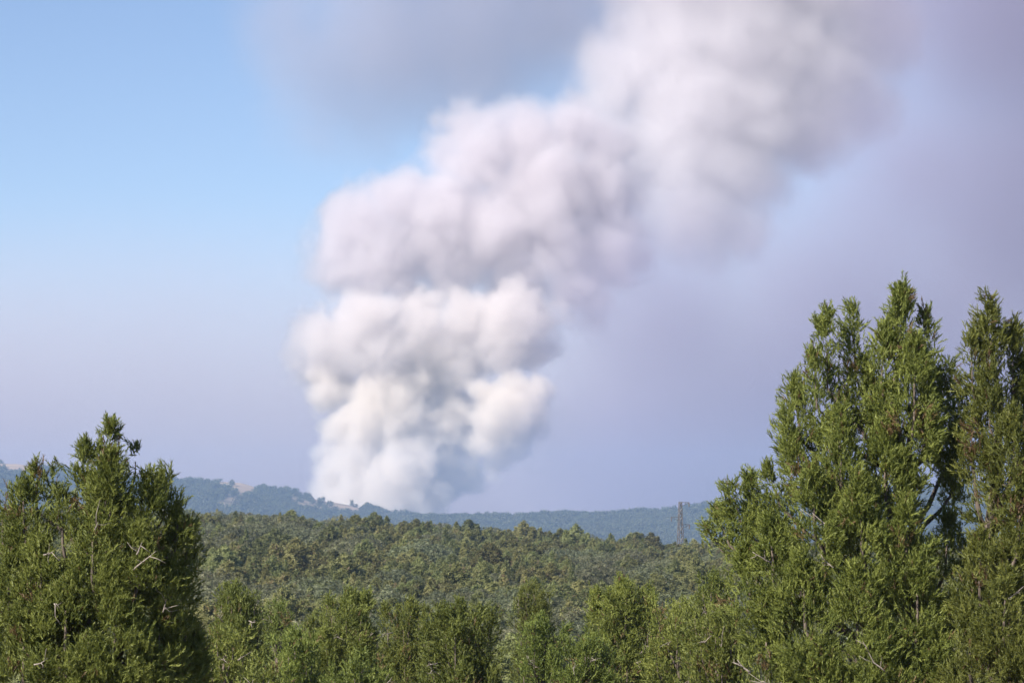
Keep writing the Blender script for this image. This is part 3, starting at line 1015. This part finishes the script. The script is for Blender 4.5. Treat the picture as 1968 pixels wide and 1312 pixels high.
def scatter(name, P, rotz, scl, which, meshes, label):
    """one object of kind stuff: instances of the given meshes on the points P"""
    src = bpy.data.collections.new(name + '_source')
    for j, me in enumerate(meshes):
        src.objects.link(bpy.data.objects.new('%s_source_%02d' % (name, j), me))
    me = bpy.data.meshes.new(name)
    me.from_pydata([tuple(p) for p in P], [], [])
    for nm, ty, key, arr in (('rz', 'FLOAT', 'value', rotz), ('pick', 'INT', 'value', which), ('scl', 'FLOAT_VECTOR', 'vector', scl)):
        a = me.attributes.new(nm, ty, 'POINT')
        a.data.foreach_set(key, np.ascontiguousarray(arr, dtype=np.int32 if ty == 'INT' else np.float32).ravel())
    o = link(name, me)
    t = bpy.data.node_groups.new(name + '_nodes', 'GeometryNodeTree')
    t.interface.new_socket('Geometry', in_out='INPUT', socket_type='NodeSocketGeometry')
    t.interface.new_socket('Geometry', in_out='OUTPUT', socket_type='NodeSocketGeometry')
    gi, go = t.nodes.new('NodeGroupInput'), t.nodes.new('NodeGroupOutput')
    ci = t.nodes.new('GeometryNodeCollectionInfo')
    ci.inputs[0].default_value = src
    ci.inputs['Separate Children'].default_value = True
    ci.inputs['Reset Children'].default_value = True
    ip = t.nodes.new('GeometryNodeInstanceOnPoints')
    ip.inputs['Pick Instance'].default_value = True

    def attr(nm, ty):
        n = t.nodes.new('GeometryNodeInputNamedAttribute')
        n.data_type = ty
        n.inputs[0].default_value = nm
        return n.outputs[0]
    cx = t.nodes.new('ShaderNodeCombineXYZ')
    t.links.new(attr('rz', 'FLOAT'), cx.inputs[2])
    er = t.nodes.new('FunctionNodeEulerToRotation')
    t.links.new(cx.outputs[0], er.inputs[0])
    t.links.new(gi.outputs[0], ip.inputs['Points'])
    t.links.new(ci.outputs[0], ip.inputs['Instance'])
    t.links.new(attr('pick', 'INT'), ip.inputs['Instance Index'])
    t.links.new(er.outputs[0], ip.inputs['Rotation'])
    t.links.new(attr('scl', 'FLOAT_VECTOR'), ip.inputs['Scale'])
    t.links.new(ip.outputs[0], go.inputs[0])
    md = o.modifiers.new('scatter', 'NODES')
    md.node_group = t
    tag(o, label, None, None, 'stuff')
    return o


rest = np.where(~is_single)[0]
scatter('woodland', np.column_stack([pts[rest], pz[rest]]), rots[rest], np.column_stack([ws[rest], ws[rest], hs[rest]]), kinds[rest], [f[2] for f in FAR],
        'mixed juniper and oak woodland covering the gentle rise')


# trees on the far hills
def blob(seed):
    rg = np.random.default_rng(seed)
    P = rg.normal(size=(70, 3))
    P /= np.linalg.norm(P, axis=1, keepdims=True)
    P = P * np.array((0.5, 0.5, 0.5)) * rg.uniform(.7, 1.0, (70, 1)) + np.array((0, 0, .55))
    V, T, rnd = sprays(P, rg.normal(size=(70, 3)) * 0.7 + np.array((0, 0, .5)), np.full(70, .5), rg.uniform(.1, 1, 70), TPL_FAR, rg)
    return tri_mesh('hill_crown', V, T, M_hillleaf, rnd)


blobs = [blob(s) for s in (71, 72, 73)]


def wood_on(name, hf, bare_fn, y0, y1, n, label):
    y = rng.uniform(y0, y1, n * 2)
    x = rng.uniform(-0.24, 0.24, n * 2) * y
    b = bare_fn(x, y)
    k = rng.uniform(0, 1, n * 2) > b * 1.6
    x, y = x[k][:n], y[k][:n]
    z = hf(x, y) - 0.4
    h = rng.uniform(4.5, 9.5, len(x))
    w = rng.uniform(6.0, 10.5, len(x))
    scatter(name, np.column_stack([x, y, z]), rng.uniform(0, 6.28, len(x)), np.column_stack([w, w, h]), rng.integers(0, 3, len(x)), blobs, label)


wood_on('hill_wood', hL, bare_left, HD - 1500, HD + 60, 26000, 'dense wood covering the long tan-crested hill')
wood_on('ridge_wood', hR, lambda x, y: np.zeros_like(x), HD - 1400, HD - 390, 24000, 'dense wood covering the low far ridge')


# ------------------------------------------------------------------ pylons and the dead tree
def metal_mat(name, c):
    m, nt, out = new_mat(name)
    b = nt.nodes.new('ShaderNodeBsdfPrincipled')
    n = nt.nodes.new('ShaderNodeTexNoise')
    n.inputs['Scale'].default_value = 0.8
    r = nt.nodes.new('ShaderNodeValToRGB')
    r.color_ramp.elements[0].color = (*[q * 0.75 for q in c], 1)
    r.color_ramp.elements[1].color = (*c, 1)
    nt.links.new(n.outputs[0], r.inputs[0])
    nt.links.new(r.outputs[0], b.inputs['Base Color'])
    b.inputs['Metallic'].default_value = 0.3
    b.inputs['Roughness'].default_value = 0.6
    nt.links.new(b.outputs[0], out.inputs['Surface'])
    return m


M_steel = metal_mat('galvanised_steel', (0.15, 0.14, 0.14))
M_pale = metal_mat('pale_steel', (0.62, 0.60, 0.58))
M_insul = metal_mat('insulator_glass', (0.16, 0.12, 0.10))


def pylon(px, py, d, h, mat, label, thick=1.0):
    x, y, zt = at(px, py, d)
    root = link('power_pylon', None)
    root.location = (x, y, zt - h)
    root.rotation_euler = (0, 0, 0.35)
    tag(root, label, 'pylon')

    def half(z):
        return (0.95 - 0.62 * z / h) * (h / 24) ** 0.5
    for sx in (-1, 1):
        for sy in (-1, 1):
            v, f = tube([(sx * half(0), sy * half(0), -0.4), (sx * half(h), sy * half(h), h)], [0.13 * thick, 0.09 * thick], 4)
            mesh_obj('leg', v, f, mat, root)
    z = 0.0
    flip = 1
    while z < h - 0.5:
        z2 = min(h, z + 1.9 * half(z) + 0.3)
        for q in range(4):
            c = [(-1, -1), (1, -1), (1, 1), (-1, 1)]
            a, b = c[q], c[(q + 1) % 4]
            if flip < 0:
                a, b = b, a
            v, f = tube([(a[0] * half(z), a[1] * half(z), z), (b[0] * half(z2), b[1] * half(z2), z2)], [0.065 * thick] * 2, 4)
            mesh_obj('brace', v, f, mat, root)
        flip = -flip
        z = z2
    for zz, s, L in ((h - 0.15, 1, 2.1), (h - 3.6, -1, 2.1), (h - 5.4, 1, 2.0)):
        v, f = tube([(s * half(zz) * -1.4, 0, zz), (s * (half(zz) + L), 0, zz)], [0.10 * thick, 0.06 * thick], 4)
        arm = mesh_obj('cross_arm', v, f, mat, root)
        v, f = tube([(s * half(zz), 0, zz - 0.9), (s * (half(zz) + L * 0.95), 0, zz - 0.06)], [0.06 * thick, 0.05 * thick], 4)
        mesh_obj('stay', v, f, mat, arm)
        prof = []
        zs = []
        for q in range(9):
            zs.append(-0.12 * q)
            prof.append(0.05 if q % 2 == 0 else 0.15)
        v, f = tube([(s * (half(zz) + L * 0.93), 0, zz - 0.1 + w) for w in zs], [p * thick for p in prof], 8)
        mesh_obj('insulator', v, f, M_insul, arm)
    return root


PD = 690.0
gp = float(ground_h((1307 - 984) / F * PD, PD))
zt = EYE + (HZ - 964) / F * PD
pylon(1307, 964, PD, zt - gp, M_steel, 'brown lattice power pylon rising above the wood against the far ridge')
PD2 = 560.0
gp2 = float(ground_h((811 - 984) / F * PD2, PD2))
zt2 = EYE + (HZ - 1028) / F * PD2
pylon(811, 1028, PD2, zt2 - gp2, M_pale, 'small pale lattice pylon half hidden among the trees of the wood')

# pale dead tree standing in the wood
DD = 500.0
dx, dyy, dz = at(470, 1030, DD)
dg = float(ground_h(dx, DD))
root = link('dead_tree', None)
root.location = (dx, DD, dg)
tag(root, 'bare pale grey dead tree standing in the wood', 'tree')
H = dz - dg
v, f = tube([(0, 0, -0.2), (0.1, 0, H * .4), (0.0, 0, H * .75), (0.15, 0, H)], [0.22, 0.17, 0.12, 0.04], 6)
mesh_obj('trunk', v, f, M_dead, root, smooth=True)
for q in range(12):
    a = rng.uniform(0, 6.28)
    z0 = H * rng.uniform(.35, .85)
    L = rng.uniform(.6, 1.6)
    v, f = tube([(0.05, 0, z0), (L * .5 * math.cos(a), L * .5 * math.sin(a), z0 + L * .45), (L * math.cos(a), L * math.sin(a), z0 + L * .7)], [0.08, 0.06, 0.02], 5)
    mesh_obj('limb', v, f, M_dead, root, smooth=True)
